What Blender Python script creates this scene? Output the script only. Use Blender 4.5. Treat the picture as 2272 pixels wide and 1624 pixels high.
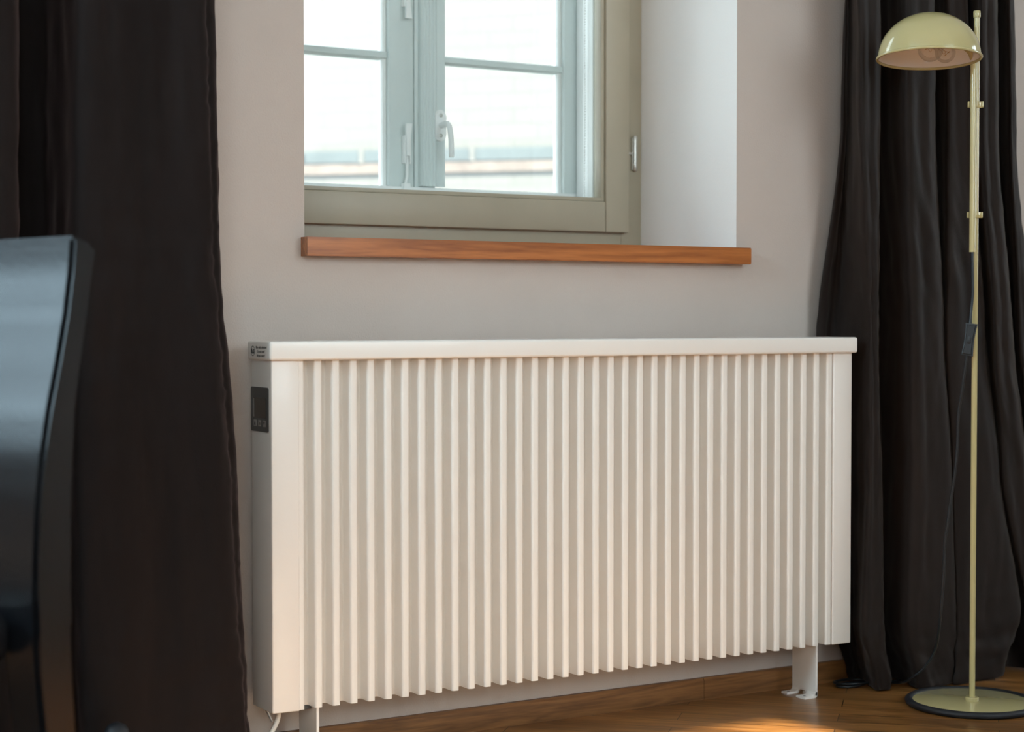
import bpy, bmesh, math, random
from mathutils import Vector, Matrix, noise
for o in list(bpy.data.objects): bpy.data.objects.remove(o)
S = bpy.context.scene
COL = S.collection
R = math.radians

# ------------------------------------------------------------------ camera, world, sun, window light, exposure
CAM = Vector((0, -2.957, 0.8))
cd = bpy.data.cameras.new('camera'); cam = bpy.data.objects.new('camera', cd); COL.objects.link(cam)
cam.location = CAM
pitch = math.atan(107 / 3900)
cam.rotation_euler = (R(90) - pitch, 0, R(59.3 - 90))
cd.sensor_width = 36; cd.lens = 36 * 3900 / 2272; cd.clip_start = .05
cd.dof.use_dof = True; cd.dof.focus_distance = 3.35; cd.dof.aperture_fstop = 3.4; cd.dof.aperture_blades = 9
S.camera = cam
S.view_settings.view_transform = 'Standard'; S.view_settings.look = 'None'
S.view_settings.gamma = 1; S.view_settings.exposure = -0.36
S.view_settings.use_curve_mapping = False

w = bpy.data.worlds.new('sky'); S.world = w; w.use_nodes = True
bg = w.node_tree.nodes['Background']; bg.inputs[0].default_value = (.80, .92, 1.0, 1); bg.inputs[1].default_value = 9.5

sd = bpy.data.lights.new('sun', 'SUN'); sun = bpy.data.objects.new('sun', sd); COL.objects.link(sun)
sd.energy = 26.0; sd.color = (1, .87, .68); sd.angle = R(.65)
SUN_DIR = Vector((-.27, .95, -.691)).normalized()
sun.rotation_euler = SUN_DIR.to_track_quat('-Z', 'Y').to_euler()

def area(name, loc, dirv, sx, sy, energy, color, portal=False):
    d = bpy.data.lights.new(name, 'AREA'); o = bpy.data.objects.new(name, d); COL.objects.link(o)
    d.shape = 'RECTANGLE'; d.size = sx; d.size_y = sy; d.energy = energy; d.color = color
    o.location = loc; o.rotation_euler = Vector(dirv).to_track_quat('-Z', 'Y').to_euler()
    if portal: d.cycles.is_portal = True
    return o
# room: x -2..6, y -3.7..0, z 0..3.05 ; sky light standing outside the openings of the left and back walls; the second back one is added fill
LW = (-1.75, -.35, 1.72, 2.8)      # opening in wall_left  y0,y1,z0,z1
BW = (1.75, 3.33, 1.15, 2.74)     # opening in wall_back x0,x1,z0,z1
area('skylight_left', (-2.34, (LW[0]+LW[1])/2, (LW[2]+LW[3])/2), (1, 0, 0), 1.08, 1.4, 135, (.56, .82, 1.0))
area('skylight_fill_back', ((BW[0]+BW[1])/2, -4.04, (BW[2]+BW[3])/2), (0, 1, 0), 1.58, 1.59, 10, (.92, .95, 1.0))
RW = (-1.9, -.7, .9, 2.5)       # opening in wall_right
area('skylight_right', (6.34, (RW[0]+RW[1])/2, (RW[2]+RW[3])/2), (-1, 0, 0), 1.6, 1.2, 8, (.95, .97, 1.0))
BW_FILL = (-1.55, .15, 1.0, 2.74)    # added opening in wall_back, lets fill light onto the radiator ribs
area('skylight_fill_back', ((BW_FILL[0]+BW_FILL[1])/2, -4.04, (BW_FILL[2]+BW_FILL[3])/2), (0, 1, 0), 1.7, 1.74, 20, (1.0, .93, .84))  # added warm fill from behind, brightens the rib recesses
area('window_portal', (1.81, .70, 1.75), (0, -1, 0), 1.0, 1.6, 1, (1, 1, 1), True)

# ------------------------------------------------------------------ materials
def mat(name, col, rough=.5, metal=0, spec=.5, bump=None, var=None, coat=0, sheen=0, sheen_tint=None):
    m = bpy.data.materials.new(name); m.use_nodes = True; nt = m.node_tree; b = nt.nodes['Principled BSDF']
    b.inputs['Base Color'].default_value = (*col, 1); b.inputs['Roughness'].default_value = rough
    b.inputs['Metallic'].default_value = metal; b.inputs['Specular IOR Level'].default_value = spec
    b.inputs['Coat Weight'].default_value = coat; b.inputs['Sheen Weight'].default_value = sheen
    b.inputs['Sheen Roughness'].default_value = .45
    if sheen_tint: b.inputs['Sheen Tint'].default_value = (*sheen_tint, 1)
    tc = nt.nodes.new('ShaderNodeTexCoord')
    mp = nt.nodes.new('ShaderNodeMapping'); nt.links.new(tc.outputs['Object'], mp.inputs[0])
    if var:   # (scale, amount, stretch)
        n = nt.nodes.new('ShaderNodeTexNoise'); n.inputs['Scale'].default_value = var[0]; n.inputs['Detail'].default_value = 6
        mp.inputs['Scale'].default_value = var[2] if len(var) > 2 else (1, 1, 1)
        nt.links.new(mp.outputs[0], n.inputs['Vector'])
        r = nt.nodes.new('ShaderNodeValToRGB'); a = var[1]
        r.color_ramp.elements[0].position = .3; r.color_ramp.elements[1].position = .7
        r.color_ramp.elements[0].color = tuple(c * (1 - a) for c in col) + (1,)
        r.color_ramp.elements[1].color = tuple(min(1, c * (1 + a)) for c in col) + (1,)
        nt.links.new(n.outputs[0], r.inputs[0]); nt.links.new(r.outputs[0], b.inputs['Base Color'])
    if bump:  # (scale, strength, distance)
        n = nt.nodes.new('ShaderNodeTexNoise'); n.inputs['Scale'].default_value = bump[0]; n.inputs['Detail'].default_value = 4
        nt.links.new(tc.outputs['Object'], n.inputs['Vector'])
        bp = nt.nodes.new('ShaderNodeBump'); bp.inputs['Strength'].default_value = bump[1]; bp.inputs['Distance'].default_value = bump[2]
        nt.links.new(n.outputs[0], bp.inputs['Height']); nt.links.new(bp.outputs[0], b.inputs['Normal'])
    return m

def wood(name, c1, c2, rough, axis, ring=9.0, coat=0.0, planks=None):
    """grain runs along axis; planks=(length, width, angle) cuts the board pattern"""
    m = bpy.data.materials.new(name); m.use_nodes = True; nt = m.node_tree; L = nt.links; b = nt.nodes['Principled BSDF']
    b.inputs['Roughness'].default_value = rough; b.inputs['Coat Weight'].default_value = coat; b.inputs['Coat Roughness'].default_value = .12
    tc = nt.nodes.new('ShaderNodeTexCoord')
    rot = nt.nodes.new('ShaderNodeMapping'); L.new(tc.outputs['Object'], rot.inputs[0])
    if planks: rot.inputs['Rotation'].default_value = (0, 0, R(planks[2]))
    st = nt.nodes.new('ShaderNodeMapping'); L.new(rot.outputs[0], st.inputs[0])
    sc = [14, 14, 14]; sc[axis] = 1.1; st.inputs['Scale'].default_value = sc
    add = nt.nodes.new('ShaderNodeVectorMath'); add.operation = 'ADD'; L.new(st.outputs[0], add.inputs[0])
    if planks:
        br = nt.nodes.new('ShaderNodeTexBrick'); L.new(rot.outputs[0], br.inputs['Vector'])
        br.inputs['Scale'].default_value = 1; br.inputs['Brick Width'].default_value = planks[0]; br.inputs['Row Height'].default_value = planks[1]
        br.inputs['Mortar Size'].default_value = .0012; br.inputs['Mortar Smooth'].default_value = .3
        br.inputs['Color1'].default_value = (0, 0, 0, 1); br.inputs['Color2'].default_value = (1, 1, 1, 1); br.inputs['Mortar'].default_value = (.5, .5, .5, 1)
        mul = nt.nodes.new('ShaderNodeVectorMath'); mul.operation = 'SCALE'; mul.inputs['Scale'].default_value = 7
        L.new(br.outputs['Color'], mul.inputs[0]); L.new(mul.outputs[0], add.inputs[1])
    n1 = nt.nodes.new('ShaderNodeTexNoise'); n1.inputs['Scale'].default_value = ring * .25; n1.inputs['Detail'].default_value = 3; n1.inputs['Distortion'].default_value = .6
    L.new(add.outputs[0], n1.inputs['Vector'])
    wv = nt.nodes.new('ShaderNodeMath'); wv.operation = 'MULTIPLY'; wv.inputs[1].default_value = ring; L.new(n1.outputs[0], wv.inputs[0])
    fr = nt.nodes.new('ShaderNodeMath'); fr.operation = 'PINGPONG'; fr.inputs[1].default_value = 1; L.new(wv.outputs[0], fr.inputs[0])
    fine = nt.nodes.new('ShaderNodeTexNoise'); fine.inputs['Scale'].default_value = ring * 2.2; fine.inputs['Detail'].default_value = 6
    L.new(add.outputs[0], fine.inputs['Vector'])
    mx = nt.nodes.new('ShaderNodeMath'); mx.operation = 'MULTIPLY_ADD'; mx.inputs[1].default_value = .45; L.new(fr.outputs[0], mx.inputs[0])
    hf = nt.nodes.new('ShaderNodeMath'); hf.operation = 'MULTIPLY'; hf.inputs[1].default_value = .6; L.new(fine.outputs[0], hf.inputs[0]); L.new(hf.outputs[0], mx.inputs[2])
    rp = nt.nodes.new('ShaderNodeValToRGB'); rp.color_ramp.elements[0].position = .15; rp.color_ramp.elements[1].position = .8
    rp.color_ramp.elements[0].color = (*c1, 1); rp.color_ramp.elements[1].color = (*c2, 1); L.new(mx.outputs[0], rp.inputs[0])
    out = rp.outputs[0]
    if planks:
        tone = nt.nodes.new('ShaderNodeMapRange'); tone.inputs['To Min'].default_value = .72; tone.inputs['To Max'].default_value = 1.18; L.new(br.outputs['Color'], tone.inputs['Value'])
        hs = nt.nodes.new('ShaderNodeVectorMath'); hs.operation = 'SCALE'; L.new(out, hs.inputs[0]); L.new(tone.outputs[0], hs.inputs['Scale'])
        mm = nt.nodes.new('ShaderNodeMixRGB'); mm.inputs[2].default_value = (.03, .012, .005, 1); L.new(br.outputs['Fac'], mm.inputs[0]); L.new(hs.outputs[0], mm.inputs[1])
        out = mm.outputs[0]
    L.new(out, b.inputs['Base Color'])
    bp = nt.nodes.new('ShaderNodeBump'); bp.inputs['Strength'].default_value = .12; bp.inputs['Distance'].default_value = .0006
    L.new(mx.outputs[0], bp.inputs['Height']); L.new(bp.outputs[0], b.inputs['Normal'])
    return m

def glass_mat(name, tint=(1, 1, 1), refl=1.0):
    m = bpy.data.materials.new(name); m.use_nodes = True; nt = m.node_tree; nt.nodes.clear(); L = nt.links
    o = nt.nodes.new('ShaderNodeOutputMaterial'); mx = nt.nodes.new('ShaderNodeMixShader')
    t = nt.nodes.new('ShaderNodeBsdfTransparent'); t.inputs[0].default_value = (*tint, 1)
    g = nt.nodes.new('ShaderNodeBsdfGlossy'); g.inputs['Roughness'].default_value = .02
    f = nt.nodes.new('ShaderNodeFresnel'); f.inputs[0].default_value = 1.45
    ml = nt.nodes.new('ShaderNodeMath'); ml.operation = 'MULTIPLY'; ml.inputs[1].default_value = refl; L.new(f.outputs[0], ml.inputs[0])
    L.new(ml.outputs[0], mx.inputs[0]); L.new(t.outputs[0], mx.inputs[1]); L.new(g.outputs[0], mx.inputs[2]); L.new(mx.outputs[0], o.inputs[0])
    return m

M = dict(
    wall=mat('plaster', (.565, .495, .445), .85, spec=.2, bump=(260, .35, .002), var=(3, .03)),
    reveal=mat('reveal_plaster', (.90, .89, .87), .85, spec=.2, bump=(200, .25, .0015)),
    ceil=mat('ceiling_paint', (.80, .78, .75), .9),
    floor=wood('parquet', (.13, .050, .012), (.36, .165, .048), .30, 0, 8, .25, (.62, .068, 45)),
    base=wood('baseboard_oak', (.12, .048, .014), (.28, .125, .04), .45, 0, 9),
    sill=wood('sill_oak', (.23, .066, .014), (.50, .17, .042), .34, 0, 7, .5),
    frame=mat('grey_olive_paint', (.42, .38, .285), .42, var=(9, .04), bump=(90, .06, .001)),
    outer=mat('grey_paint_with_glare', (.66, .72, .71), .45, bump=(60, .05, .001)),  # light grey paint, paled further to carry the window glare
    white=mat('white_window_paint', (.86, .87, .86), .4),
    rubber=mat('window_seal', (.05, .05, .045), .6),
    zinc=mat('satin_zinc', (.62, .62, .58), .33, metal=.9, bump=(80, .03, .001)),
    enamel=mat('white_enamel', (.88, .845, .79), .32, coat=.15, bump=(500, .04, .0004)),
    enamel_side=mat('white_enamel_casing', (.86, .82, .765), .35, coat=.15, bump=(400, .04, .0004)),
    panel=mat('grey_control_plastic', (.075, .08, .08), .45, bump=(300, .05, .0005)),
    lcd=mat('dark_display', (.035, .038, .032), .18),
    button=mat('silver_button', (.33, .32, .30), .35, metal=.3),
    ink=mat('black_ink', (.02, .02, .018), .6),
    blackpl=mat('black_plastic', (.012, .016, .02), .38, bump=(200, .04, .0005)),
    rubber_black=mat('black_rubber', (.009, .011, .015), .55, bump=(220, .08, .0006)),
    cordw=mat('white_cord', (.78, .75, .68), .4),
    yellow=mat('pale_yellow_lacquer', (.53, .46, .225), .15, coat=.5),
    lampwhite=mat('white_lamp_lacquer', (.95, .93, .91), .2, coat=.4),
    porcelain=mat('white_socket', (.8, .78, .74), .3),
    brass=mat('bulb_cap_metal', (.55, .5, .42), .3, metal=1),
    filament=mat('filament', (.5, .28, .1), .4, metal=.8),
    glass=glass_mat('window_glass', (.97, .985, .98), .8),
    bulb=glass_mat('bulb_glass', (.985, .985, .985), .5),
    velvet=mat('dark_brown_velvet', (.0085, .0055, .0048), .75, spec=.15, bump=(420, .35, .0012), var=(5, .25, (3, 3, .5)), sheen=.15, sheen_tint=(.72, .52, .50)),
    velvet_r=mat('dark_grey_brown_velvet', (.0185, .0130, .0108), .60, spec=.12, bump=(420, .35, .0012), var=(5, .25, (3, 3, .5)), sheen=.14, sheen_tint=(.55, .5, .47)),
    leather=mat('black_leather', (.006, .007, .009), .27, spec=.30, bump=(150, .12, .0012)),
    ground=mat('courtyard_stone', (.35, .33, .30), .9, var=(2, .2)),
    slate=mat('blue_grey_sheet_metal', (.10, .118, .125), .6, var=(3, .15)),
    pink=mat('pinkish_brick', (.185, .155, .142), .9, var=(14, .15)),
)
def facade_mat():
    m = bpy.data.materials.new('whitewashed_brick'); m.use_nodes = True; nt = m.node_tree; L = nt.links; b = nt.nodes['Principled BSDF']
    b.inputs['Roughness'].default_value = .9
    tc = nt.nodes.new('ShaderNodeTexCoord'); mp = nt.nodes.new('ShaderNodeMapping'); mp.inputs['Rotation'].default_value = (R(90), 0, 0)
    L.new(tc.outputs['Object'], mp.inputs[0])
    br = nt.nodes.new('ShaderNodeTexBrick'); L.new(mp.outputs[0], br.inputs['Vector']); br.inputs['Scale'].default_value = 1
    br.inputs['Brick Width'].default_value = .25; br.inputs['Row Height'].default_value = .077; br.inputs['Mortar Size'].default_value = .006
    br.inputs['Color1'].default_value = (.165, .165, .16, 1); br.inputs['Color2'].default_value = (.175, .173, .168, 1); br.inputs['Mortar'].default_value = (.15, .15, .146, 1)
    n = nt.nodes.new('ShaderNodeTexNoise'); n.inputs['Scale'].default_value = 2.3; n.inputs['Detail'].default_value = 7; n.inputs['Roughness'].default_value = .62
    st = nt.nodes.new('ShaderNodeMapping'); st.inputs['Scale'].default_value = (1, 1, 1.7); L.new(tc.outputs['Object'], st.inputs[0]); L.new(st.outputs[0], n.inputs['Vector'])
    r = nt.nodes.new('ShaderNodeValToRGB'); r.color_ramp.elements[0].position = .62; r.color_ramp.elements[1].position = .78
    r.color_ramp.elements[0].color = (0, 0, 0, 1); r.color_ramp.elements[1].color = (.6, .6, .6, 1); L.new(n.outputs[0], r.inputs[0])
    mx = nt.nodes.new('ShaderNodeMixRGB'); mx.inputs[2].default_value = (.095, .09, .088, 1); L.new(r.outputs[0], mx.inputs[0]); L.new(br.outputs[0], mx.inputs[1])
    L.new(mx.outputs[0], b.inputs['Base Color'])
    return m
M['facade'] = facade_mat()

# ------------------------------------------------------------------ helpers
def link(name, me, parent=None, m=None, smooth=None, loc=None, rot=None):
    o = bpy.data.objects.new(name, me); COL.objects.link(o)
    if m is not None: me.materials.append(M[m] if isinstance(m, str) else m)
    if parent: o.parent = parent
    if loc: o.location = loc
    if rot: o.rotation_euler = rot
    if smooth is not None:
        for p in me.polygons: p.use_smooth = True
        if smooth < 180:
            try: me.set_sharp_from_angle(angle=R(smooth))
            except Exception: pass
    return o
def obj(name, bm, m, parent=None, smooth=35, loc=None, rot=None, norm=True):
    if norm: bmesh.ops.recalc_face_normals(bm, faces=bm.faces)
    me = bpy.data.meshes.new(name); bm.to_mesh(me); bm.free()
    return link(name, me, parent, m, smooth, loc, rot)
def empty(name, loc=(0, 0, 0), rz=0, parent=None):
    o = bpy.data.objects.new(name, None); COL.objects.link(o); o.location = loc; o.rotation_euler = (0, 0, rz); o.empty_display_size = .05
    if parent: o.parent = parent
    return o
def tag(o, label=None, cat=None, group=None, kind=None):
    if label: o['label'] = label
    if cat: o['category'] = cat
    if group: o['group'] = group
    if kind: o['kind'] = kind
    return o
def box(bm, x0, x1, y0, y1, z0, z1, bev=0, seg=2):
    t = bmesh.new()
    bmesh.ops.create_cube(t, size=1, matrix=Matrix.Translation(((x0+x1)/2, (y0+y1)/2, (z0+z1)/2)) @ Matrix.Diagonal((abs(x1-x0), abs(y1-y0), abs(z1-z0), 1)))
    if bev: bmesh.ops.bevel(t, geom=t.edges[:], offset=bev, segments=seg, affect='EDGES', profile=.5)
    me = bpy.data.meshes.new('t'); t.to_mesh(me); t.free(); bm.from_mesh(me); bpy.data.meshes.remove(me)
    return bm
def B(*a, **k): return box(bmesh.new(), *a, **k)
def tube(bm, pts, r, n=12, cap=True, smooth_path=0, rads=None):
    pts = [Vector(p) for p in pts]
    if smooth_path:
        q = []
        P = [pts[0]] + pts + [pts[-1]]
        for i in range(1, len(P) - 2):
            for k in range(smooth_path):
                t = k / smooth_path; a, b, c, d = P[i-1], P[i], P[i+1], P[i+2]
                q.append(.5 * ((2*b) + (c-a)*t + (2*a-5*b+4*c-d)*t*t + (3*b-a-3*c+d)*t**3))
        q.append(pts[-1]); pts = q
    rings = []; up = None
    for i, p in enumerate(pts):
        tg = (pts[min(i+1, len(pts)-1)] - pts[max(i-1, 0)]).normalized()
        if up is None:
            up = Vector((0, 0, 1)) if abs(tg.z) < .9 else Vector((1, 0, 0))
        s = tg.cross(up).normalized(); up = s.cross(tg).normalized()
        rr = rads[i] if rads else r
        rings.append([bm.verts.new(p + s * math.cos(2*math.pi*k/n) * rr + up * math.sin(2*math.pi*k/n) * rr) for k in range(n)])
    for a, b in zip(rings, rings[1:]):
        for k in range(n): bm.faces.new((a[k], a[(k+1) % n], b[(k+1) % n], b[k]))
    if cap: bm.faces.new(rings[0]); bm.faces.new(rings[-1])
    return bm
def lathe(bm, prof, n=48, c=(0, 0, 0), mtx=None):
    """prof: (radius, z) pairs; radius 0 closes"""
    rings = []
    mtx = mtx or Matrix.Identity(4)
    for r, z in prof:
        if r < 1e-6: rings.append([bm.verts.new(mtx @ Vector((c[0], c[1], c[2] + z)))])
        else: rings.append([bm.verts.new(mtx @ Vector((c[0] + r*math.cos(2*math.pi*k/n), c[1] + r*math.sin(2*math.pi*k/n), c[2] + z))) for k in range(n)])
    for a, b in zip(rings, rings[1:]):
        for k in range(n):
            k2 = (k+1) % n
            if len(a) == 1 and len(b) > 1: bm.faces.new((a[0], b[k], b[k2]))
            elif len(b) == 1 and len(a) > 1: bm.faces.new((a[k], a[k2], b[0]))
            elif len(a) > 1: bm.faces.new((a[k], a[k2], b[k2], b[k]))
    return bm
def prism(bm, poly, axis, a, b_):
    """extrude 2D polygon along axis between a and b_"""
    def v(p, t):
        return {'x': (t, p[0], p[1]), 'y': (p[0], t, p[1]), 'z': (p[0], p[1], t)}[axis]
    A = [bm.verts.new(v(p, a)) for p in poly]; Bv = [bm.verts.new(v(p, b_)) for p in poly]
    n = len(poly)
    for i in range(n): bm.faces.new((A[i], A[(i+1) % n], Bv[(i+1) % n], Bv[i]))
    bm.faces.new(A); bm.faces.new(Bv)
    return bm
def frame_ring(bm, x0, x1, z0, z1, w_, y0, y1, bev=.0015, wb=None, wt=None):
    wb = wb or w_; wt = wt or w_
    box(bm, x0, x0+w_, y0, y1, z0, z1, bev); box(bm, x1-w_, x1, y0, y1, z0, z1, bev)
    box(bm, x0+w_-.0003, x1-w_+.0003, y0, y1, z0, z0+wb, bev); box(bm, x0+w_-.0003, x1-w_+.0003, y0, y1, z1-wt, z1, bev)
    return bm

# ------------------------------------------------------------------ the room
XL, XR, YB, H = -2.0, 6.0, -3.7, 3.05
T = .60
OX0, OX1, OZ0, OZ1 = 1.315, 2.307, .9125, 2.52      # opening in the front wall
st = dict(kind='structure')
tag(obj('floor', B(XL-.3, XR+.3, YB-.3, .0, -.1, 0), 'floor', smooth=None), **st)
tag(obj('ceiling', B(XL-.3, XR+.3, YB-.3, T, H, H+.2), 'ceil', smooth=None), **st)
bm = bmesh.new()
box(bm, XL-.3, OX0, 0, T, -.1, H); box(bm, OX1, XR+.3, 0, T, -.1, H)
box(bm, OX0, OX1, 0, T, -.1, OZ0); box(bm, OX0, OX1, 0, T, OZ1, H)
o = obj('wall_front', bm, 'wall', smooth=None); o.data.materials.append(M['reveal'])
for p in o.data.polygons:      # the sides of the opening are painted white
    c = p.center
    if abs(p.normal.x) > .9 and OX0-.01 < c.x < OX1+.01 and .9 < c.z or abs(p.normal.z) > .9 and OX0 < c.x < OX1 and OZ1-.01 < c.z < OZ1+.01: p.material_index = 1
tag(o, **st)
def side_wall(name, x0, x1, W):
    bm = bmesh.new()
    box(bm, x0, x1, YB-.3, W[0], -.1, H); box(bm, x0, x1, W[1], 0, -.1, H)
    box(bm, x0, x1, W[0], W[1], -.1, W[2]); box(bm, x0, x1, W[0], W[1], W[3], H)
    tag(obj(name, bm, 'wall', smooth=None), **st)
side_wall('wall_left', XL-.3, XL, LW); side_wall('wall_right', XR, XR+.3, RW)
bm = bmesh.new()
box(bm, XL, BW_FILL[0], YB-.3, YB, -.1, H); box(bm, BW_FILL[1], BW[0], YB-.3, YB, -.1, H); box(bm, BW[1], XR, YB-.3, YB, -.1, H)
for W_ in (BW, BW_FILL): box(bm, W_[0], W_[1], YB-.3, YB, -.1, W_[2]); box(bm, W_[0], W_[1], YB-.3, YB, W_[3], H)
tag(obj('wall_back', bm, 'wall', smooth=None), **st)
# windows behind the camera (seen only as light and reflections)
def side_window(name, loc, rz_, W):
    e = tag(empty(name, loc, rz_), **st)
    bm = bmesh.new(); hy, hz = W[1]-W[0], W[3]-W[2]
    for a, b_ in ((0, .06), (hy/2-.04, hy/2+.04), (hy-.06, hy)): box(bm, -.03, .03, a, b_, 0, hz)
    box(bm, -.03, .03, 0, hy, 0, .07); box(bm, -.03, .03, 0, hy, hz-.06, hz); box(bm, -.015, .015, 0, hy, hz*.62, hz*.62+.03)
    obj('window_frame', bm, 'white', e)
    obj('glass_pane', B(-.002, .002, .02, hy-.02, .02, hz-.02), 'glass', e)
side_window('window_3', (XL-.15, LW[0], LW[2]), 0, LW); side_window('window_4', (BW[0], YB-.15, BW[2]), R(-90), BW); side_window('fill_window', (BW_FILL[0], YB-.15, BW_FILL[2]), R(-90), BW_FILL); side_window('window_5', (XR+.15, RW[0], RW[2]), 0, RW)  # the second back-wall window is added for the rib fill
# baseboard, two lengths butted together
bm = bmesh.new()
for a, b_ in ((XL, 2.2155), (2.2165, XR)):
    prism(bm, [(-.013, 0), (-.013, .040), (-.010, .045), (0, .045), (0, 0)], 'x', a, b_)
tag(obj('baseboard_front', bm, 'base', smooth=None), **st)
tag(obj('baseboard_left', B(XL, XL+.013, YB, -.013, 0, .045), 'base', smooth=None), **st)
tag(obj('baseboard_right', B(XR-.013, XR, YB, -.013, 0, .045), 'base', smooth=None), **st)
tag(obj('baseboard_back', B(XL+.013, XR-.013, YB, YB+.013, 0, .045), 'base', smooth=None), **st)

# ------------------------------------------------------------------ window sill board
bm = bmesh.new()
Z0, Z1 = .9125, .9470
poly = [(1.3078, -.030), (2.3235, -.030), (2.3235, -.0005), (OX1-.0005, -.0005), (OX1-.0005, .36), (OX0+.0005, .36), (OX0+.0005, -.0005), (1.3078, -.0005)]
prism(bm, poly, 'z', Z0, Z1)
bmesh.ops.recalc_face_normals(bm, faces=bm.faces)
es = [e for e in bm.edges if abs(e.verts[0].co.y + .03) < 1e-4 and abs(e.verts[1].co.y + .03) < 1e-4 and abs(e.verts[0].co.z - e.verts[1].co.z) < 1e-4]
bmesh.ops.bevel(bm, geom=es, offset=.0015, segments=4, affect='EDGES')
tag(obj('window_sill', bm, 'sill', smooth=40), 'orange oak window sill board jutting out below the window', 'window sill')

# ------------------------------------------------------------------ inner window (window_1)
FY, SY = .35, .33
w1 = tag(empty('window_1', (OX0, FY, Z1)), **st)
def rel(bm, e): bmesh.ops.translate(bm, verts=bm.verts, vec=-Vector(e.location)); return bm
fr = bmesh.new(); frame_ring(fr, OX0, OX1, Z1, OZ1, .056, FY, .41, .002, wb=.06)
obj('window_frame', rel(fr, w1), 'frame', w1)
sx0, sx1, sz0, sz1 = 1.362, 2.260, .992, 2.475
bm = bmesh.new()
sw = .063; bev = .0025
box(bm, sx0, sx0+sw, SY, SY+.05, sz0, sz1, bev); box(bm, sx1-sw, sx1, SY, SY+.05, sz0, sz1, bev)
box(bm, sx0+sw+.0008, sx1-sw-.0008, SY+.0004, SY+.05, sz0+.0003, sz0+.068, bev); box(bm, sx0+sw+.0008, sx1-sw-.0008, SY+.0004, SY+.05, sz1-.065, sz1, bev)
sash = obj('sash', rel(bm, w1), 'frame', w1)
# glazing bead with a dark groove round it
bm = bmesh.new(); frame_ring(bm, sx0+sw-.002, sx1-sw+.002, sz0+.064, sz1-.061, .0045, SY+.010, SY+.03, 0)
obj('glazing_seal', rel(bm, w1), 'rubber', sash)
bm = bmesh.new(); frame_ring(bm, sx0+sw+.0012, sx1-sw-.0012, sz0+.0685, sz1-.066, .0085, SY+.006, SY+.032, .001)
obj('glazing_bead', rel(bm, w1), 'frame', sash)
obj('glass_pane', rel(B(sx0+sw, sx1-sw, SY+.024, SY+.028, sz0+.06, sz1-.06), w1), 'glass', sash)
def hinge(zc):
    bm = bmesh.new(); c = (2.2835, FY-.008)
    prof = []
    lathe(bm, [(0, -.041), (.0036, -.040), (.0052, -.037), (.0055, -.024), (.0055, -.0215), (.0048, -.021), (.0055, -.0205), (.0055, .0215), (.0048, .022), (.0055, .0225), (.0058, .036), (.004, .0405), (0, .041)], 20, (c[0], c[1], zc))
    box(bm, 2.2620, 2.2765, c[1]-.002, c[1]+.008, zc-.003, zc+.003, .0008)
    box(bm, 2.277, 2.290, c[1], FY+.001, zc-.037, zc+.037)
    h = obj('hinge', rel(bm, w1), 'zinc', w1)
hinge(1.172); hinge(2.25)

# ------------------------------------------------------------------ outer window (window_2): casement pair with muntins, seen through the inner pane
OY = .52
w2 = tag(empty('window_2', (OX0, OY, 1.0)), **st)
bm = bmesh.new(); frame_ring(bm, OX0, OX1, .95, OZ1, .05, OY-.006, OY+.07, .002, wb=.036)
obj('window_frame', rel(bm, w2), 'outer', w2)
# box lining between the two windows
bm = bmesh.new()
for (a, b_) in ((2.214, OX1), (OX0, 1.408)):
    box(bm, a, b_, .411, .452, .955, OZ1, .002)
obj('side_lining', rel(bm, w2), 'white', w2)
bm = bmesh.new()
for (a, b_) in ((2.236, OX1), (OX0, 1.386)):
    box(bm, a, b_, .4525, OY-.0065, .96, OZ1, .0015)
obj('side_lining', rel(bm, w2), 'white', w2)
obj('bottom_lining', rel(B(1.409, 2.213, .411, OY-.0065, .95, 1.0545, .002), w2), 'white', w2)
def casement(x0, x1, inner_right):
    z0, z1 = .985, 2.47
    wl, wr = .05, .05
    bm = bmesh.new()
    if inner_right: wr = .062        # meeting stile of left leaf  (glass edge 1.748)
    box(bm, x0, x0+wl, OY, OY+.045, z0, z1, .003); box(bm, x1-wr, x1, OY, OY+.045, z0, z1, .003)
    box(bm, x0+wl, x1-wr, OY, OY+.045, z0+.045, z0+.085, .003); box(bm, x0+wl, x1-wr, OY, OY+.045, z1-.06, z1, .003)
    c = obj('casement', rel(bm, w2), 'outer', w2)
    # sloping glazing rebate
    bm = bmesh.new(); gx0, gx1 = x0+wl, x1-wr
    frame_ring(bm, gx0-.001, gx1+.001, z0+.084, z1-.059, .010, OY+.012, OY+.034, .002); obj('glazing_bead', rel(bm, w2), 'white', c)
    bm = bmesh.new()
    for mz in (1.3785, 1.735, 2.09): prism(bm, [(OY+.004, mz-.006), (OY+.004, mz+.006), (OY+.018, mz+.0095), (OY+.036, mz+.0095), (OY+.036, mz-.0095), (OY+.018, mz-.0095)], 'x', gx0+.002, gx1-.002)
    obj('muntin', rel(bm, w2), 'outer', c)
    obj('glass_pane', rel(B(gx0, gx1, OY+.022, OY+.025, z0+.08, z1-.055), w2), 'glass', c)
    return c
cl = casement(1.366, 1.811, True)
cr = casement(1.8125, 2.256, False)
bm = bmesh.new(); box(bm, 1.366, 2.256, OY-.005, OY+.02, 1.030, 1.090, .002)
obj('bottom_rail', rel(bm, w2), 'white', w2)  # white here stands for overexposed daylight on the strip
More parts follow.
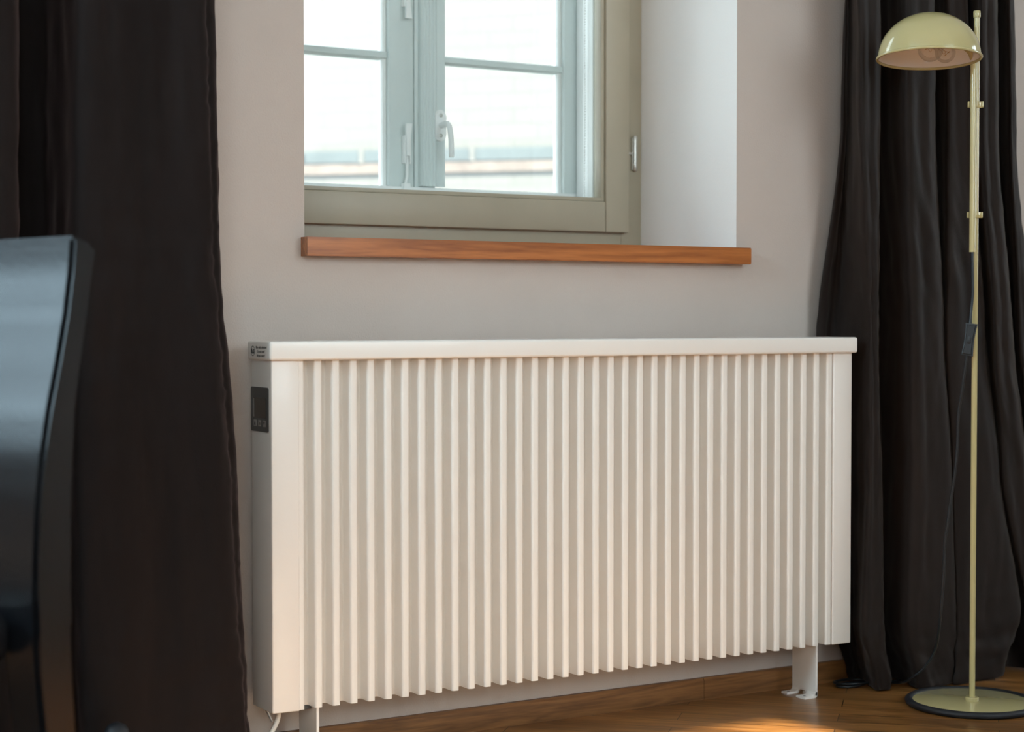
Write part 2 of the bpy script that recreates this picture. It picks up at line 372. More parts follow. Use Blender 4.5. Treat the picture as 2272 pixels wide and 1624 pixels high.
# fluted cover strip over the meeting stiles
bm = bmesh.new()
prof = [(1.822, OY), (1.822, OY-.008), (1.8245, OY-.012)]
for k in range(4):
    a = 1.8265 + k*.0085
    prof += [(a, OY-.0135), (a+.0025, OY-.0115), (a+.0055, OY-.0115), (a+.0075, OY-.0135)]
prof += [(1.862, OY-.0125), (1.864, OY-.010), (1.884, OY-.010), (1.886, OY-.007), (1.886, OY)]
prism(bm, prof, 'z', 1.0925, 2.47)
obj('cover_strip', rel(bm, w2), 'outer', cr)
def latch(z, up):
    """sliding casement bolt: base plate, tapered lever and rod"""
    s = 1 if up else -1; x = 1.789; y = OY
    bm = bmesh.new()
    box(bm, x-.009, x+.009, y-.006, y+.001, min(z, z - s*.062), max(z, z - s*.062), .002)
    for sx in (-.0065, .0065): box(bm, x+sx-.0016, x+sx+.0016, y-.014, y-.005, min(z, z - s*.062), max(z, z-s*.062), .001)
    l = obj('bolt', rel(bm, w2), 'white', cl)
    bm = bmesh.new()
    prism(bm, [(x-.0045, z-s*.045), (x+.0035, z-s*.045), (x+.0045, z), (x+.0085, z+s*.026), (x-.0065, z+s*.026), (x-.0060, z)], 'y', y-.020, y-.013)
    tube(bm, [(x, y-.010, z-s*.04), (x, y-.010, z-s*.09), (x-.003, y-.010, z-s*.10), (x-.003, y-.010, z-s*.13)], .0035, 10)
    box(bm, x-.011, x+.006, y-.016, y, min(z-s*.105, z-s*.14), max(z-s*.105, z-s*.14), .0015)
    obj('lever', rel(bm, w2), 'white', cl)
latch(1.202, True); latch(1.485, False)
# window handle: oval plate, two screws, cranked lever
hx, hz, hy = 1.871, 1.2285, OY-.010
def oval(r, L, n=14):
    return [(hx + r*math.cos(t), hz + L + r*math.sin(t)) for t in [math.pi*k/n for k in range(n+1)]] + [(hx + r*math.cos(t), hz - L + r*math.sin(t)) for t in [math.pi + math.pi*k/n for k in range(n+1)]]
bm = bmesh.new(); prism(bm, oval(.0135, .0215), 'y', hy-.006, hy)
es = [e for e in bm.edges if abs(e.verts[0].co.y-(hy-.006)) < 1e-5 and abs(e.verts[1].co.y-(hy-.006)) < 1e-5]
bmesh.ops.bevel(bm, geom=es, offset=.002, segments=2, affect='EDGES')
h = obj('handle_plate', rel(bm, w2), 'white', cr)
for dz in (.0225, -.0225):
    bm = bmesh.new(); lathe(bm, [(0, 0), (.0045, 0), (.0045, .0012), (.0025, .003), (0, .0034)], 14, mtx=Matrix.Translation((hx, hy-.005, hz+dz)) @ Matrix.Rotation(R(90), 4, 'X'))
    obj('screw', rel(bm, w2), 'zinc', cr)
bm = bmesh.new()
tube(bm, [(hx, hy-.004, hz), (hx, hy-.030, hz+.002), (hx, hy-.042, hz-.003), (hx+.001, hy-.046, hz-.014), (hx+.003, hy-.047, hz-.035), (hx+.005, hy-.046, hz-.074)], .006, 14, smooth_path=6,
     rads=None)
h2 = obj('handle', rel(bm, w2), 'white', cr)
# bead chain of the blind between the two windows
bm = bmesh.new()
random.seed(2)
pts = []
for k in range(150):
    z = 1.068 + k*.0062
    pts.append((2.2085 + .0006*math.sin(z*21), .436, z))
for p in pts: bmesh.ops.create_icosphere(bm, subdivisions=1, radius=.0022, matrix=Matrix.Translation(p))
tube(bm, [pts[0], pts[-1]], .0005, 5)
tag(obj('blind_chain', bm, 'white', smooth=180), 'thin white bead chain hanging at the right edge between the two window layers', 'blind chain')

# ------------------------------------------------------------------ radiator
rad = tag(empty('radiator', (1.194, -.04, 0)), 'white ribbed electric radiator standing on metal feet under the window', 'radiator')
def rr(bm): return rel(bm, rad)
RY0, RY1 = -.130, -.040
RX0, RX1, RZ0, RZ1 = 1.194, 2.515, .110, .730
# end casings: a side sheet with a folded front return
def casing(x0, x1, side):
    bm = bmesh.new()
    box(bm, x0, x1, RY0, RY1, RZ0, RZ1, .0028, 3)
    return bm
c1 = obj('end_panel', rr(casing(RX0, 1.2466, -1)), 'enamel_side', rad)
c2 = obj('end_panel', rr(casing(2.4645, RX1, 1)), 'enamel_side', rad)
# ribbed front sheet: one folded profile
pitchr, rw, yf, yb, th = .034470, .0142, RY0+.0022, RY0+.0335, .0015
prof = []
def arc(cx, cy, r, a0, a1, n=4): return [(cx + r*math.cos(R(a0+(a1-a0)*k/n)), cy + r*math.sin(R(a0+(a1-a0)*k/n))) for k in range(n+1)]
x_first = 1.2905 - pitchr
for i in range(36):
    xr = x_first + i*pitchr; xl = xr - rw
    prof += arc(xl-.0035, yb-.0035, .0035, 90, 0, 4)
    prof += arc(xl+.0042, yf+.0042, .0042, 180, 270, 5)
    prof += arc(xr-.0028, yf+.0028, .0028, 270, 360, 4)
    prof += arc(xr+.002, yb-.002, .002, 180, 90, 3)
bm = bmesh.new()
zb, zt = .1115, .7275
back = []
for i in range(len(prof)):
    a, b = Vector(prof[max(i-1, 0)]), Vector(prof[min(i+1, len(prof)-1)]); d = (b-a).normalized()
    back.append((prof[i][0] - d.y*th, prof[i][1] + d.x*th))
def row(P, z): return [bm.verts.new((x, y, z)) for x, y in P]
A, Bv, C_, D_ = row(prof, zb), row(prof, zt), row(back, zb), row(back, zt)
for i in range(len(prof)-1):
    bm.faces.new((A[i], A[i+1], Bv[i+1], Bv[i])); bm.faces.new((C_[i+1], C_[i], D_[i], D_[i+1]))
    bm.faces.new((A[i+1], A[i], C_[i], C_[i+1])); bm.faces.new((Bv[i], Bv[i+1], D_[i+1], D_[i]))
fp = obj('ribbed_front', rr(bm), 'enamel', rad, smooth=40)
obj('core', rr(B(1.25, 2.46, yb+.004, RY1-.002, .135, .722, .002)), 'enamel', rad)
# top cap
bm = B(1.1875, 2.5215, -.1405, -.036, .7262, .7592, .0045, 4)
cap = obj('top_cover', rr(bm), 'enamel', rad, smooth=40)
# feet: plate standing across, two toes turned to the left
def foot(x, toe):
    bm = bmesh.new()
    pl = [(-.120, .016), (-.120, .134), (-.044, .134), (-.044, .016)]
    # plate with notch between the toes
    prism(bm, [(-.120, .004), (-.120, .134), (-.044, .134), (-.044, .004), (-.063, .004), (-.070, .010), (-.084, .010), (-.091, .004)], 'x', x-.0025, x+.0025)
    for (y0, y1) in ((-.120, -.092), (-.063, -.044)):
        prism2 = [(x+.0025, .012), (x+.0018, .004), (x-.001, .0008), (x-.006, 0), (x-.032, .0), (x-.032, .004), (x-.007, .0045), (x-.0035, .007), (x-.0025, .012)]
        prism(bm, prism2, 'y', y0, y1)
    f = obj('foot', rr(bm), 'enamel', rad, smooth=30)
    for yc in (-.106, -.0535):
        obj('screw_hole', rr(lathe(bmesh.new(), [(0, .0035), (.003, .0035), (.003, .0043), (0, .0044)], 12, (x-.021, yc, 0))), 'panel', f)
foot(2.430, -1); foot(1.2845, -1)
bm = bmesh.new(); box(bm, 2.434, 2.452, -.095, -.070, 0, .006, .001); obj('foot_tab', rr(bm), 'enamel', rad)
obj('bottom_bracket', rr(B(1.252, 1.290, -.098, -.060, .104, .112, .0008)), 'panel', rad)
# control panel on the left end
bm = bmesh.new()
def rrect(y0, y1, z0, z1, r, n=4):
    return arc(y1-r, z1-r, r, 0, 90, n) + arc(y0+r, z1-r, r, 90, 180, n) + arc(y0+r, z0+r, r, 180, 270, n) + arc(y1-r, z0+r, r, 270, 360, n)
prism(bm, rrect(-.1188, -.0410, .6005, .6785, .004), 'x', RX0-.0016, RX0+.001)
cp = obj('control_panel', rr(bm), 'panel', rad)
bm = bmesh.new(); prism(bm, rrect(-.1085, -.0550, .6250, .6590, .0008), 'x', RX0-.0017, RX0-.0010)
dsp = obj('display', rr(bm), 'lcd', cp)
bm = bmesh.new()
box(bm, RX0-.0021, RX0-.0012, -.1092, -.0542, .6590, .6597); box(bm, RX0-.0021, RX0-.0012, -.1092, -.0542, .6243, .6250)
box(bm, RX0-.0021, RX0-.0012, -.1092, -.1085, .6243, .6597)
obj('display_bezel', rr(bm), 'lcd', dsp)
obj('display_edge', rr(B(RX0-.0022, RX0-.0012, -.0562, -.0545, .6258, .6585)), 'button', dsp)
for k, yc in enumerate((-.0608, -.0810, -.1025)):
    bm = bmesh.new(); prism(bm, rrect(yc-.0058, yc+.0058, .6095, .6205, .0008), 'x', RX0-.0022, RX0-.0012)
    bt = obj('button', rr(bm), 'button', cp)
    bm = bmesh.new(); x = RX0-.0024
    if k == 0: tri = [(yc-.0036, .6112), (yc+.0036, .6112), (yc, .6190)]; prism(bm, tri, 'x', x, x+.0003)
    elif k == 2: tri = [(yc-.0036, .6188), (yc+.0036, .6188), (yc, .6110)]; prism(bm, tri, 'x', x, x+.0003)
    else:
        prism(bm, [(yc+.003, .6178), (yc+.002, .6185), (yc-.0034, .6140), (yc-.003, .6175), (yc-.0042, .6170), (yc-.0046, .6118), (yc-.0008, .6128), (yc-.0010, .6136), (yc-.0030, .6132)], 'x', x, x+.0003)
    obj('symbol', rr(bm), 'ink', bt)
# printed warning on the end of the top cover
def text(s, size, y_c, z_c, sx=1.0):
    cu = bpy.data.curves.new('t', 'FONT'); cu.body = s; cu.size = size; cu.align_x = 'CENTER'; cu.align_y = 'CENTER'; cu.extrude = .00012; cu.resolution_u = 2; cu.offset = 0
    to = bpy.data.objects.new('t', cu); COL.objects.link(to)
    me = bpy.data.meshes.new_from_object(to); bpy.data.objects.remove(to); bpy.data.curves.remove(cu)
    for v in me.vertices:     # text x runs toward -y (read from the left), text y is up
        x, y, z = v.co
        v.co = (1.1875 - .0001 - z - 1.194, y_c - x*sx + .04, z_c + y)
    return me
def merge(meshes):
    bm = bmesh.new()
    for m_ in meshes: bm.from_mesh(m_); bpy.data.meshes.remove(m_)
    return bm
tm = merge([text('Bitte nicht abdecken!', .0066, -.1015, .7482, .86), text('Do not cover!', .0066, -.1000, .7409, .86), text('Ne pas couvrir!', .0066, -.1000, .7338, .86)])
obj('warning_text', tm, 'ink', cap, smooth=None)
bm = bmesh.new(); x = 1.1873
yc, zc = -.0635, .7418; n = 32
for (r0, r1) in ((.0079, .0090),):
    Ao = [bm.verts.new((x, yc + r1*math.cos(2*math.pi*k/n), zc + r1*math.sin(2*math.pi*k/n))) for k in range(n)]
    Ai = [bm.verts.new((x, yc + r0*math.cos(2*math.pi*k/n), zc + r0*math.sin(2*math.pi*k/n))) for k in range(n)]
    for k in range(n): bm.faces.new((Ao[k], Ao[(k+1) % n], Ai[(k+1) % n], Ai[k]))
box(bm, x-.0001, x+.0001, yc-.0062, yc-.0030, zc-.0045, zc+.0035); box(bm, x-.0001, x+.0001, yc+.0030, yc+.0062, zc-.0045, zc+.0035)
box(bm, x-.0001, x+.0001, yc-.0062, yc+.0062, zc-.0045, zc-.0025)
prism(bm, [(yc+.0052, zc+.0052), (yc+.0062, zc+.0042), (yc-.0008, zc-.0045), (yc-.0020, zc-.0038)], 'x', x-.0001, x+.0001)
obj('warning_symbol', rr(bm), 'ink', cap, smooth=None, norm=False)
# mains cord and its black grommet
bm = bmesh.new(); tube(bm, [(1.222, -.090, .112), (1.2225, -.090, .101), (1.2205, -.090, .090), (1.2145, -.091, .079), (1.206, -.092, .066), (1.199, -.092, .050), (1.197, -.090, .034), (1.203, -.086, .018), (1.222, -.080, .006), (1.26, -.066, .0045), (1.33, -.045, .0045), (1.45, -.032, .0045)], .0044, 12, smooth_path=6)
obj('power_cord', rr(bm), 'cordw', rad, smooth=180)
bm = bmesh.new(); lathe(bm, [(0, .1115), (.0125, .1115), (.0125, .108), (.009, .106), (0, .106)], 20, (1.222, -.090, 0))
obj('cable_grommet', rr(bm), 'blackpl', rad)
bm = bmesh.new(); tube(bm, [(1.203, -.083, .111), (1.207, -.088, .098), (1.210, -.0915, .088)], .0026, 8, rads=[.004, .0026, .0022]); obj('strain_relief', rr(bm), 'zinc', rad)

# ------------------------------------------------------------------ floor lamp (local x = sideways, local y = away from camera)
lamp = tag(empty('floor_lamp', (2.659, -.339, 0), R(-30.7)), 'pale yellow metal floor lamp with dome shade in front of the right curtain', 'floor lamp')
bm = bmesh.new(); lathe(bm, [(0, .0105), (.118, .0105), (.1205, .0095), (.121, .004), (0, .004)], 96); obj('base', bm, 'yellow', lamp, smooth=40)
bm = bmesh.new(); n = 10; pr = [(.1275 + .0085*math.cos(2*math.pi*k/n), .0070 + .0070*math.sin(2*math.pi*k/n)) for k in range(n)] ; pr.append(pr[0])
lathe(bm, pr, 96); bmesh.ops.remove_doubles(bm, verts=bm.verts, dist=1e-5); obj('base_ring', bm, 'rubber_black', lamp, smooth=180)['label'] = 'black rubber ring around the base'
bm = bmesh.new(); lathe(bm, [(0, .0105), (.0135, .0105), (.0140, .0118), (.0140, .0170), (.0130, .0180), (0, .0180)], 32); obj('collar', bm, 'yellow', lamp)
bm = bmesh.new(); lathe(bm, [(0, .017), (.0060, .017), (.0060, 1.415), (0, 1.415)], 24); obj('pole', bm, 'yellow', lamp)
bm = bmesh.new(); lathe(bm, [(0, 1.4125), (.0068, 1.4125), (.0074, 1.4135), (.0074, 1.4250), (.0066, 1.4262), (0, 1.4265)], 24); obj('pole_cap', bm, 'yellow', lamp)
TX, TY = -.0095, -.0125
bm = bmesh.new(); tube(bm, [(TX, TY, .934), (TX, TY, 1.27), (TX, TY, 1.302), (TX-.001, TY-.002, 1.315), (TX-.004, TY-.008, 1.328), (TX-.014, TY-.016, 1.342), (TX-.040, TY-.028, 1.354), (TX-.080, TY-.040, 1.360)], .0062, 18, smooth_path=6)
obj('arm', bm, 'yellow', lamp, smooth=40)
for z in (1.235, 1.010):
    bm = bmesh.new(); h_ = .0062
    box(bm, -.0190, .0120, -.0045, -.0020, z-h_, z+h_, .0006)             # strap between the tubes
    box(bm, -.0192, -.0160, -.0100, -.0020, z-h_, z+h_, .0008)
    box(bm, -.0035, -.0005, -.0130, -.0060, z-h_, z+h_, .0008)
    box(bm, -.0030, .0095, -.0078, -.0062, z-h_, z+h_, .0005)
    box(bm, .0090, .0122, -.0110, -.0020, z-h_, z+h_, .0008)
    cpz = obj('clip', bm, 'yellow', lamp)
    bm = bmesh.new(); lathe(bm, [(0, 0), (.0016, 0), (.0013, .0008), (0, .001)], 12, mtx=Matrix.Translation((.0045, -.0077, z)) @ Matrix.Rotation(R(90), 4, 'X')); obj('rivet', bm, 'yellow', cpz)
# shade
SC = Vector((-.111, -.058, 1.3225)); RS, HS, TH = .1015, .0905, .0012
SM = Matrix.Translation(SC) @ Matrix.Rotation(R(1.0), 4, 'Y') @ Matrix.Rotation(R(-3.9), 4, 'X')
def domep(r, h, n=22, f=1.0): return [(r*math.sin(math.pi/2*k/n)**1.0, h*math.cos(math.pi/2*k/n)) for k in range(n+1)]
bm = bmesh.new(); p = domep(RS, HS); p[0] = (0, HS); lathe(bm, p + [(RS-.0004, 0)], 96, mtx=SM); so = obj('shade', bm, 'yellow', lamp, smooth=60)
bm = bmesh.new(); p = domep(RS-TH, HS-TH); p[0] = (0, HS-TH); lathe(bm, p, 96, mtx=SM); obj('shade_lining', bm, 'lampwhite', so, smooth=60)['label'] = 'white inside of the shade'
bm = bmesh.new(); n = 10; pr = [(RS+.0008 + .0030*math.cos(2*math.pi*k/n), -.0008 + .0030*math.sin(2*math.pi*k/n)) for k in range(n)]; pr.append(pr[0])
lathe(bm, pr, 96, mtx=SM); bmesh.ops.remove_doubles(bm, verts=bm.verts, dist=1e-6); obj('shade_rim', bm, 'yellow', so, smooth=180)
# lamp holder and two clear globe bulbs
bm = bmesh.new(); lathe(bm, [(0, .0), (.012, 0), (.014, .004), (.014, .022), (0, .024)], 24, mtx=Matrix.Translation((SC.x+.012, SC.y+.004, 1.352))); obj('socket_block', bm, 'porcelain', lamp)
def bulb(c, ax, r):
    ax = Vector(ax).normalized(); q = ax.to_track_quat('Z', 'Y').to_matrix().to_4x4(); mt = Matrix.Translation(c) @ q
    bm = bmesh.new(); pr = [(0, -r)]
    for k in range(1, 15):
        a = math.pi*k/18; pr.append((r*math.sin(a), -r*math.cos(a)))
    pr += [(r*.50, r*.93), (.0095, r*1.15), (.0090, r*1.4)]
    lathe(bm, pr, 36, mtx=mt); bb = obj('light_bulb', bm, 'bulb', lamp, smooth=180)
    bm = bmesh.new(); lathe(bm, [(0, r*1.30), (.0098, r*1.30), (.0098, r*1.42), (.0105, r*1.45), (.0098, r*1.5), (.0105, r*1.55), (.0098, r*1.6), (.0105, r*1.65), (.0085, r*1.8), (0, r*1.85)], 24, mtx=mt); obj('bulb_cap', bm, 'brass', bb)
    bm = bmesh.new(); tube(bm, [mt @ Vector(v_) for v_ in ((-.003, 0, r*1.2), (-.004, 0, r*.3), (-.010, 0, -.1*r), (-.006, .006, -.2*r), (0, -.006, -.1*r), (.006, .006, -.2*r), (.010, 0, -.1*r), (.004, 0, r*.3), (.003, 0, r*1.2))], .0005, 6); obj('filament', bm, 'filament', bb)
    bm = bmesh.new(); lathe(bm, [(0, r*1.55), (.0135, r*1.55), (.0145, r*1.6), (.0145, r*2.3), (.012, r*2.4), (0, r*2.4)], 24, mtx=mt); obj('bulb_holder', bm, 'porcelain', lamp)
bulb((SC.x, SC.y-.012, 1.3385), (.25, .55, .42), .0255)
bulb((SC.x+.040, SC.y+.030, 1.3370), (-.6, -.25, .40), .0205)
# cord and inline switch
def lw(x, y, z):   # world -> lamp local
    v = Matrix.Rotation(R(30.7), 3, 'Z') @ (Vector((x, y, z)) - Vector((2.659, -.339, 0))); return tuple(v)
bm = bmesh.new(); tube(bm, [(TX, TY, .945), (TX, TY, .925), (TX+.001, TY, .88), (TX+.0015, TY, .85), (TX-.001, TY, .82), (TX-.0045, TY-.003, .79), (TX-.0052, TY-.003, .775)], .0029, 10, smooth_path=5)
obj('upper_cord', bm, 'blackpl', lamp, smooth=180)
bm = bmesh.new(); tube(bm, [(-.0195, -.014, .728), (-.0205, -.014, .715), (-.027, -.008, .650), (-.0325, 0, .594), (-.0345, .004, .509), (-.049, .012, .383), (-.0550, .015, .330), (-.0560, .018, .261), (-.060, .03, .170), lw(2.648, -.245, .105), lw(2.645, -.218, .062), lw(2.634, -.195, .037), lw(2.640, -.165, .020), lw(2.655, -.13, .010), lw(2.645, -.095, .005), lw(2.62, -.075, .005), lw(2.585, -.060, .005), lw(2.550, -.055, .005), lw(2.532, -.070, .005), lw(2.545, -.088, .005), lw(2.585, -.088, .006), lw(2.615, -.07, .007), lw(2.60, -.045, .008), lw(2.565, -.038, .008), lw(2.538, -.052, .009), lw(2.55, -.08, .009), lw(2.60, -.095, .010), lw(2.66, -.10, .006), lw(2.75, -.07, .004)], .0028, 10, smooth_path=7)
obj('lower_cord', bm, 'blackpl', lamp, smooth=180)
bm = bmesh.new()
outl = []; hw = lambda t: .0098 + .0022*abs(t)**2.0
N = 14
L_ = [(-hw(-1+2*k/N), -.033 + .066*k/N) for k in range(N+1)]; Rr = [(hw(-1+2*k/N), -.033 + .066*k/N) for k in range(N+1)]
poly = Rr + list(reversed(L_))
prism(bm, poly, 'y', -.0075, .0075)
bmesh.ops.recalc_face_normals(bm, faces=bm.faces)
es = [e for e in bm.edges if abs(e.verts[0].co.y - e.verts[1].co.y) < 1e-6]
bmesh.ops.bevel(bm, geom=es, offset=.0035, segments=3, affect='EDGES')
mt = Matrix.Translation((-.0155, -.018, .7555)) @ Matrix.Rotation(R(8), 4, 'Y') @ Matrix.Rotation(R(-18), 4, 'Z')
bmesh.ops.transform(bm, matrix=mt, verts=bm.verts)
swi = obj('switch', bm, 'blackpl', lamp, smooth=50)
bm = B(-.0028, .0038, -.0098, -.006, -.009, .008, .0012); bmesh.ops.transform(bm, matrix=mt, verts=bm.verts); obj('rocker', bm, 'blackpl', swi)

# ------------------------------------------------------------------ curtains
def catmull(P, n):
    out = []; Q = [P[0]] + P + [P[-1]]
    for i in range(1, len(Q)-2):
        a, b, c, d = [Vector(q) for q in Q[i-1:i+3]]
        for k in range(n):
            t = k/n; cr_ = .5*((2*b) + (c-a)*t + (2*a-5*b+4*c-d)*t*t + (3*b-a-3*c+d)*t**3)
            li = b.lerp(c, t); out.append(li.lerp(cr_, .75))
    out.append(Vector(P[-1])); return out
def curtain(name, levels, m, label, seed, hem=.0, wr=.0036, ztop=2.6, cat='curtain'):
    lv = sorted([(z, catmull([(x, min(y, -.022)) for x, y in P], 12)) for z, P in levels], key=lambda q: q[0])
    nz = 230; zt = ztop; zs = [zt*(k/nz)**1.15 for k in range(nz+1)]
    nx = len(lv[0][1]); bm = bmesh.new(); rows = []
    # arc length of the cloth for wrinkle coordinates
    for z in zs:
        if z <= lv[0][0]: P = lv[0][1]
        elif z >= lv[-1][0]: P = lv[-1][1]
        else:
            for i in range(len(lv)-1):
                if lv[i][0] <= z <= lv[i+1][0]:
                    t = (z-lv[i][0])/(lv[i+1][0]-lv[i][0])
                    z_1 = lv[max(i-1, 0)]; z_2 = lv[min(i+2, len(lv)-1)]
                    t = t*t*(3-2*t)*.6 + t*.4
                    P = [a.lerp(b, t) for a, b in zip(lv[i][1], lv[i+1][1])]; break
        row = []; s = 0; tot = sum((P[k]-P[k-1]).length for k in range(1, nx))
        for k, p in enumerate(P):
            if k: s += (P[k]-P[k-1]).length
            pa, pb = P[max(k-1, 0)], P[min(k+1, nx-1)]; tn = (pb-pa); tn = tn.normalized() if tn.length > 1e-6 else Vector((1, 0)); nn = Vector((tn.y, -tn.x))
            f = noise.noise(Vector((s*26, z*2.2, seed))) * wr * 1.2 + noise.noise(Vector((s*48, z*11, seed+5))) * wr * .7 + noise.noise(Vector((s*90, z*60, seed+9))) * wr * .16
            low = max(0, 1 - z/.32)
            f += low * (noise.noise(Vector((s*9, z*38, seed+3))) * .0045 + noise.noise(Vector((s*16, z*75, seed+8))) * .002)
            if hem:      # stitched side hem: a groove with puckered cloth beside it
                dd = tot - s - hem
                f -= .0035 * math.exp(-(dd/.006)**2)
                f += math.exp(-(dd/.016)**2) * noise.noise(Vector((s*30, z*70, seed+21))) * .0045
            mid = math.exp(-((z-.85)/.25)**2); f += mid * noise.noise(Vector((s*20, z*30, seed+13))) * wr*.6
            q = p + nn * f
            row.append(bm.verts.new((q.x, min(q.y, -.018), z + (.004 + .004*noise.noise(Vector((s*6, 0, seed)))) * (1 - z/zt))))
        rows.append(row)
    for a, b in zip(rows, rows[1:]):
        for k in range(nx-1): bm.faces.new((a[k], a[k+1], b[k+1], b[k]))
    o = obj(name, bm, m, smooth=180, norm=False)
    so_ = o.modifiers.new('thickness', 'SOLIDIFY'); so_.thickness = .0018; so_.offset = 0
    return tag(o, label, cat)
RT = [
 (1.75, [(2.549, -0.07), (2.548, -0.076), (2.557, -0.07), (2.594, -0.03), (2.507, -0.15), (2.53, -0.156), (2.563, -0.15), (2.674, -0.03), (2.625, -0.16), (2.66, -0.166), (2.708, -0.16), (2.835, -0.03), (2.763, -0.14), (2.785, -0.146), (2.82, -0.14), (2.932, -0.03), (2.847, -0.16), (2.862, -0.166), (2.89, -0.16), (3.026, -0.03), (2.968, -0.12), (2.972, -0.126), (2.989, -0.12)]),
 (1.2, [(2.533, -0.07), (2.534, -0.076), (2.546, -0.07), (2.582, -0.03), (2.515, -0.15), (2.535, -0.156), (2.567, -0.15), (2.679, -0.03), (2.632, -0.16), (2.668, -0.166), (2.715, -0.16), (2.843, -0.03), (2.774, -0.14), (2.802, -0.146), (2.842, -0.14), (2.954, -0.03), (2.857, -0.16), (2.875, -0.166), (2.906, -0.16), (3.043, -0.03), (2.985, -0.12), (2.99, -0.126), (3.007, -0.12)]),
 (0.75, [(2.501, -0.03), (2.504, -0.03), (2.518, -0.03), (2.555, -0.03), (2.549, -0.14), (2.558, -0.146), (2.577, -0.14), (2.679, -0.03), (2.65, -0.16), (2.69, -0.166), (2.743, -0.16), (2.85, -0.06), (2.766, -0.15), (2.817, -0.156), (2.88, -0.15), (3.005, -0.03), (2.902, -0.16), (2.921, -0.166), (2.953, -0.16), (3.092, -0.03), (3.018, -0.12), (3.033, -0.126), (3.061, -0.12)]),
 (0.45, [(2.508, -0.03), (2.514, -0.03), (2.53, -0.03), (2.60, -0.025), (2.552, -0.14), (2.565, -0.146), (2.589, -0.14), (2.673, -0.05), (2.659, -0.16), (2.709, -0.166), (2.772, -0.16), (2.85, -0.09), (2.783, -0.155), (2.846, -0.161), (2.922, -0.155), (3.018, -0.065), (2.937, -0.15), (2.968, -0.156), (3.011, -0.15), (3.109, -0.06), (3.065, -0.12), (3.08, -0.126), (3.109, -0.12)]),
 (0.13, [(2.552, -0.03), (2.555, -0.03), (2.566, -0.03), (2.61, -0.03), (2.532, -0.145), (2.55, -0.156), (2.586, -0.15), (2.67, -0.06), (2.642, -0.17), (2.704, -0.176), (2.779, -0.17), (2.86, -0.11), (2.784, -0.17), (2.871, -0.176), (2.972, -0.17), (3.069, -0.08), (3.015, -0.15), (3.033, -0.156), (3.065, -0.15), (3.164, -0.06), (3.115, -0.12), (3.129, -0.126), (3.157, -0.12)]),
 (0.0, [(2.60, -0.03), (2.605, -0.03), (2.61, -0.03), (2.63, -0.03), (2.579, -0.14), (2.593, -0.146), (2.618, -0.14), (2.703, -0.05), (2.671, -0.17), (2.714, -0.176), (2.77, -0.17), (2.85, -0.12), (2.771, -0.175), (2.835, -0.178), (2.913, -0.175), (3.008, -0.095), (3.03, -0.15), (3.049, -0.156), (3.081, -0.15), (3.181, -0.06), (3.129, -0.12), (3.144, -0.126), (3.173, -0.12)])]
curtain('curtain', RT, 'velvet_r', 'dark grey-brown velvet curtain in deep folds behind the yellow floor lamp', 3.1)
LT = [
 (1.6, [(.44, -.05), (.47, -.18), (.53, -.17), (.55, -.04), (.60, -.17), (.66, -.19), (.745, -.185), (.775, -.035), (.80, -.03), (.832, -.045), (.850, -.165), (.90, -.175), (.96, -.16), (1.00, -.155), (1.05, -.165), (1.083, -.145), (1.098, -.09), (1.104, -.035)]),
 (.95, [(.44, -.05), (.47, -.18), (.53, -.17), (.55, -.04), (.60, -.17), (.66, -.19), (.742, -.185), (.770, -.035), (.795, -.03), (.828, -.05), (.846, -.170), (.90, -.178), (.96, -.168), (1.01, -.165), (1.06, -.17), (1.093, -.148), (1.108, -.09), (1.113, -.035)]),
 (.5, [(.44, -.05), (.47, -.18), (.53, -.17), (.56, -.05), (.62, -.17), (.67, -.19), (.74, -.19), (.765, -.05), (.79, -.05), (.825, -.07), (.845, -.175), (.90, -.185), (.965, -.172), (1.02, -.172), (1.08, -.178), (1.123, -.150), (1.138, -.09), (1.142, -.035)]),
 (.0, [(.44, -.05), (.47, -.18), (.53, -.17), (.56, -.05), (.62, -.17), (.67, -.20), (.74, -.20), (.765, -.07), (.79, -.08), (.825, -.10), (.85, -.19), (.90, -.20), (.965, -.180), (1.03, -.182), (1.10, -.185), (1.143, -.155), (1.158, -.09), (1.160, -.035)])]
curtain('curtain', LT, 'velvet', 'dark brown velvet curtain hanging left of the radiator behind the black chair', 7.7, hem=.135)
# unidentified black object before the left curtain, built as a round-topped post
e = tag(empty('black_post', (.877, -.25, 0)), 'small black round-topped post standing before the left curtain at the bottom edge', 'door stop')
bm = bmesh.new(); lathe(bm, [(0, 0), (.030, 0), (.031, .004), (.029, .008), (.0205, .011), (.0200, .136), (.0185, .146), (.014, .1530), (.007, .1565), (0, .1575)], 32); obj('body', bm, 'rubber_black', e)
bm = bmesh.new(); lathe(bm, [(0, .1572), (.004, .1572), (.004, .1582), (0, .1585)], 16); obj('top_disc', bm, 'rubber_black', e)

# ------------------------------------------------------------------ chair (local y = backward, local x = sitter's right-hand side toward camera)
chx, chy = .654, -.782
bdir = Vector((.72, .69)).normalized(); rz = math.atan2(bdir.y, bdir.x) - math.pi/2
ch = tag(empty('dining_chair', (chx, chy, 0), rz), 'black leather dining chair with a glossy curved backrest, blurred in the foreground', 'chair')
fz = [(.282, -.077), (.36, -.090), (.464, -.096), (.52, -.0935), (.577, -.088), (.634, -.077), (.69, -.061), (.745, -.040), (.803, -.020), (.86, -.0065), (.903, 0)]
bz = [(.282, .0033), (.36, -.004), (.464, -.0077), (.577, -.0055), (.634, -.001), (.69, .0055), (.745, .020), (.803, .036), (.86, .050), (.893, .0586)]
def ip(tab, z):
    if z <= tab[0][0]: return tab[0][1] + (z - tab[0][0])*(-.12)
    for (a, va), (b, vb) in zip(tab, tab[1:]):
        if z <= b: t = (z-a)/(b-a); t = t*t*(3-2*t)*.0 + t; return va + (vb-va)*t
    return tab[-1][1]
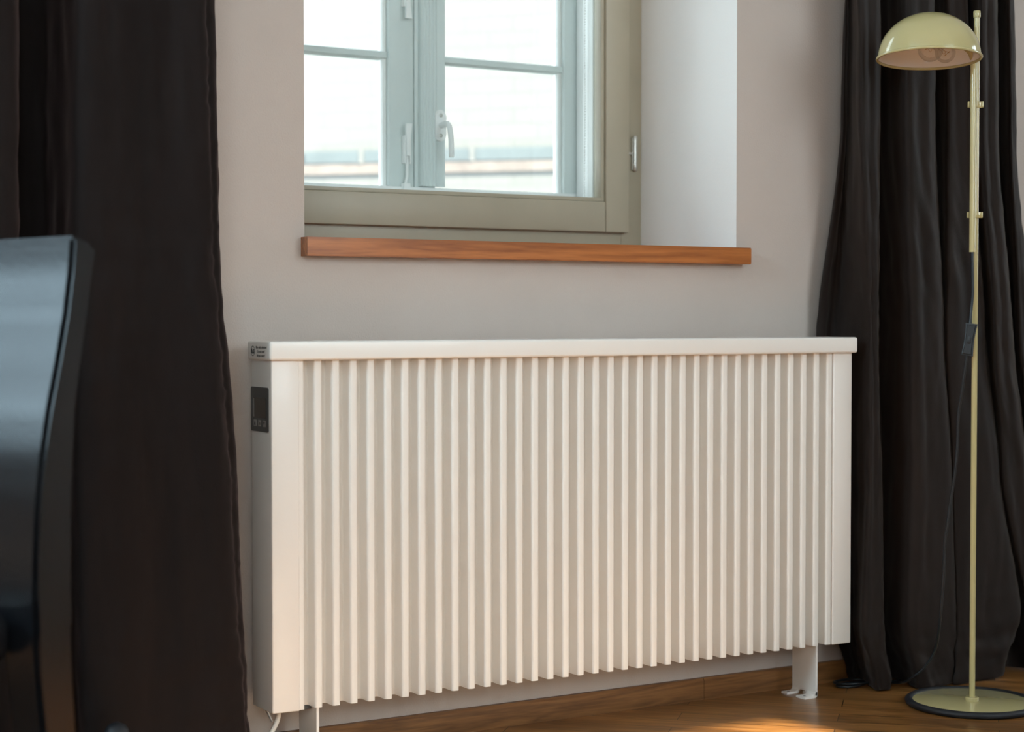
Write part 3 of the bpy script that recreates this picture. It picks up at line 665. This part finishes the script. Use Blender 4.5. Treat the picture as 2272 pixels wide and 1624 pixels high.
def back_bm(x0, x1, z0, z1, nx=20, nz=34, curve=.012, ins=0):
    bm = bmesh.new(); loops = []
    for j in range(nz+1):
        v = j/nz; z = z0 + (z1-z0)*v
        f, b_ = ip(fz, z) + ins, ip(bz, min(z, .893)) - ins
        pts = []
        for k in range(nx+1):
            u = k/nx; x = x0 + (x1-x0)*u; d = curve*math.sin(math.pi*u)
            pts.append((x, f + d, z + .035*x*v**3))
        for k in range(nx, -1, -1):
            u = k/nx; x = x0 + (x1-x0)*u; d = curve*math.sin(math.pi*u)
            pts.append((x, b_ + d, z + .035*x*v**3 - (.012*v**8)))
        loops.append([bm.verts.new(p) for p in pts])
    n = len(loops[0])
    for a, b_ in zip(loops, loops[1:]):
        for k in range(n): bm.faces.new((a[k], a[(k+1) % n], b_[(k+1) % n], b_[k]))
    for Lp in (loops[0], loops[-1]):
        for k in range(nx): bm.faces.new((Lp[k], Lp[k+1], Lp[n-2-k], Lp[n-1-k]))
    bmesh.ops.recalc_face_normals(bm, faces=bm.faces)
    bm.edges.ensure_lookup_table()
    es = [e_ for e_ in bm.edges if len(e_.link_faces) == 2 and e_.calc_face_angle(0) > R(50)]
    bmesh.ops.bevel(bm, geom=es, offset=.0065, segments=4, affect='EDGES', clamp_overlap=True)
    return bm
obj('backrest', back_bm(-.45, 0, .41, .905), 'leather', ch, smooth=40)
for a in (-.45, -.05):
    bm = back_bm(a+.0012, a+.0488, 0.0, .45, nx=2, nz=16, curve=0, ins=.0012); obj('leg', bm, 'leather', ch, smooth=40)
bm = box(bmesh.new(), -.44, -.03, -.53, -.098, .385, .445, .018, 5); obj('seat', bm, 'leather', ch)
for a in (-.445, -.05):
    bm = bmesh.new(); prism(bm, [(a, -.525), (a+.045, -.525), (a+.045, -.48), (a, -.48)], 'z', 0, .401); obj('leg', bm, 'leather', ch)

# ------------------------------------------------------------------ outside
tag(obj('courtyard_ground', B(-14, 30, .9, 14, -3.1, -3.0), 'ground', smooth=None), **st)
# building across the yard: local x runs along its face, local y away from us
bld = tag(empty('building', (4.16, 4.99, -3), R(-44)), 'whitewashed brick building across the yard, seen through the window', 'building')
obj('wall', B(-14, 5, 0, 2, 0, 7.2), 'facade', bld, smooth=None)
for a_, b_ in ((-14, -.62), (-.60, -.305), (-.280, .280), (.305, .9), (.93, 5)):     # sheet-metal ledge in lengths with pale gaps
    obj('ledge', B(a_, b_, -.024, 0, 4.590, 4.655, .004), 'slate', bld, smooth=None)
for xg in (-.2925, .2925):
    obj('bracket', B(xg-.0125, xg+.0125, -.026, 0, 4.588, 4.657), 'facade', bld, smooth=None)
obj('brick_course', B(-14, 5, -.018, 0, 4.535, 4.5895), 'pink', bld, smooth=None)
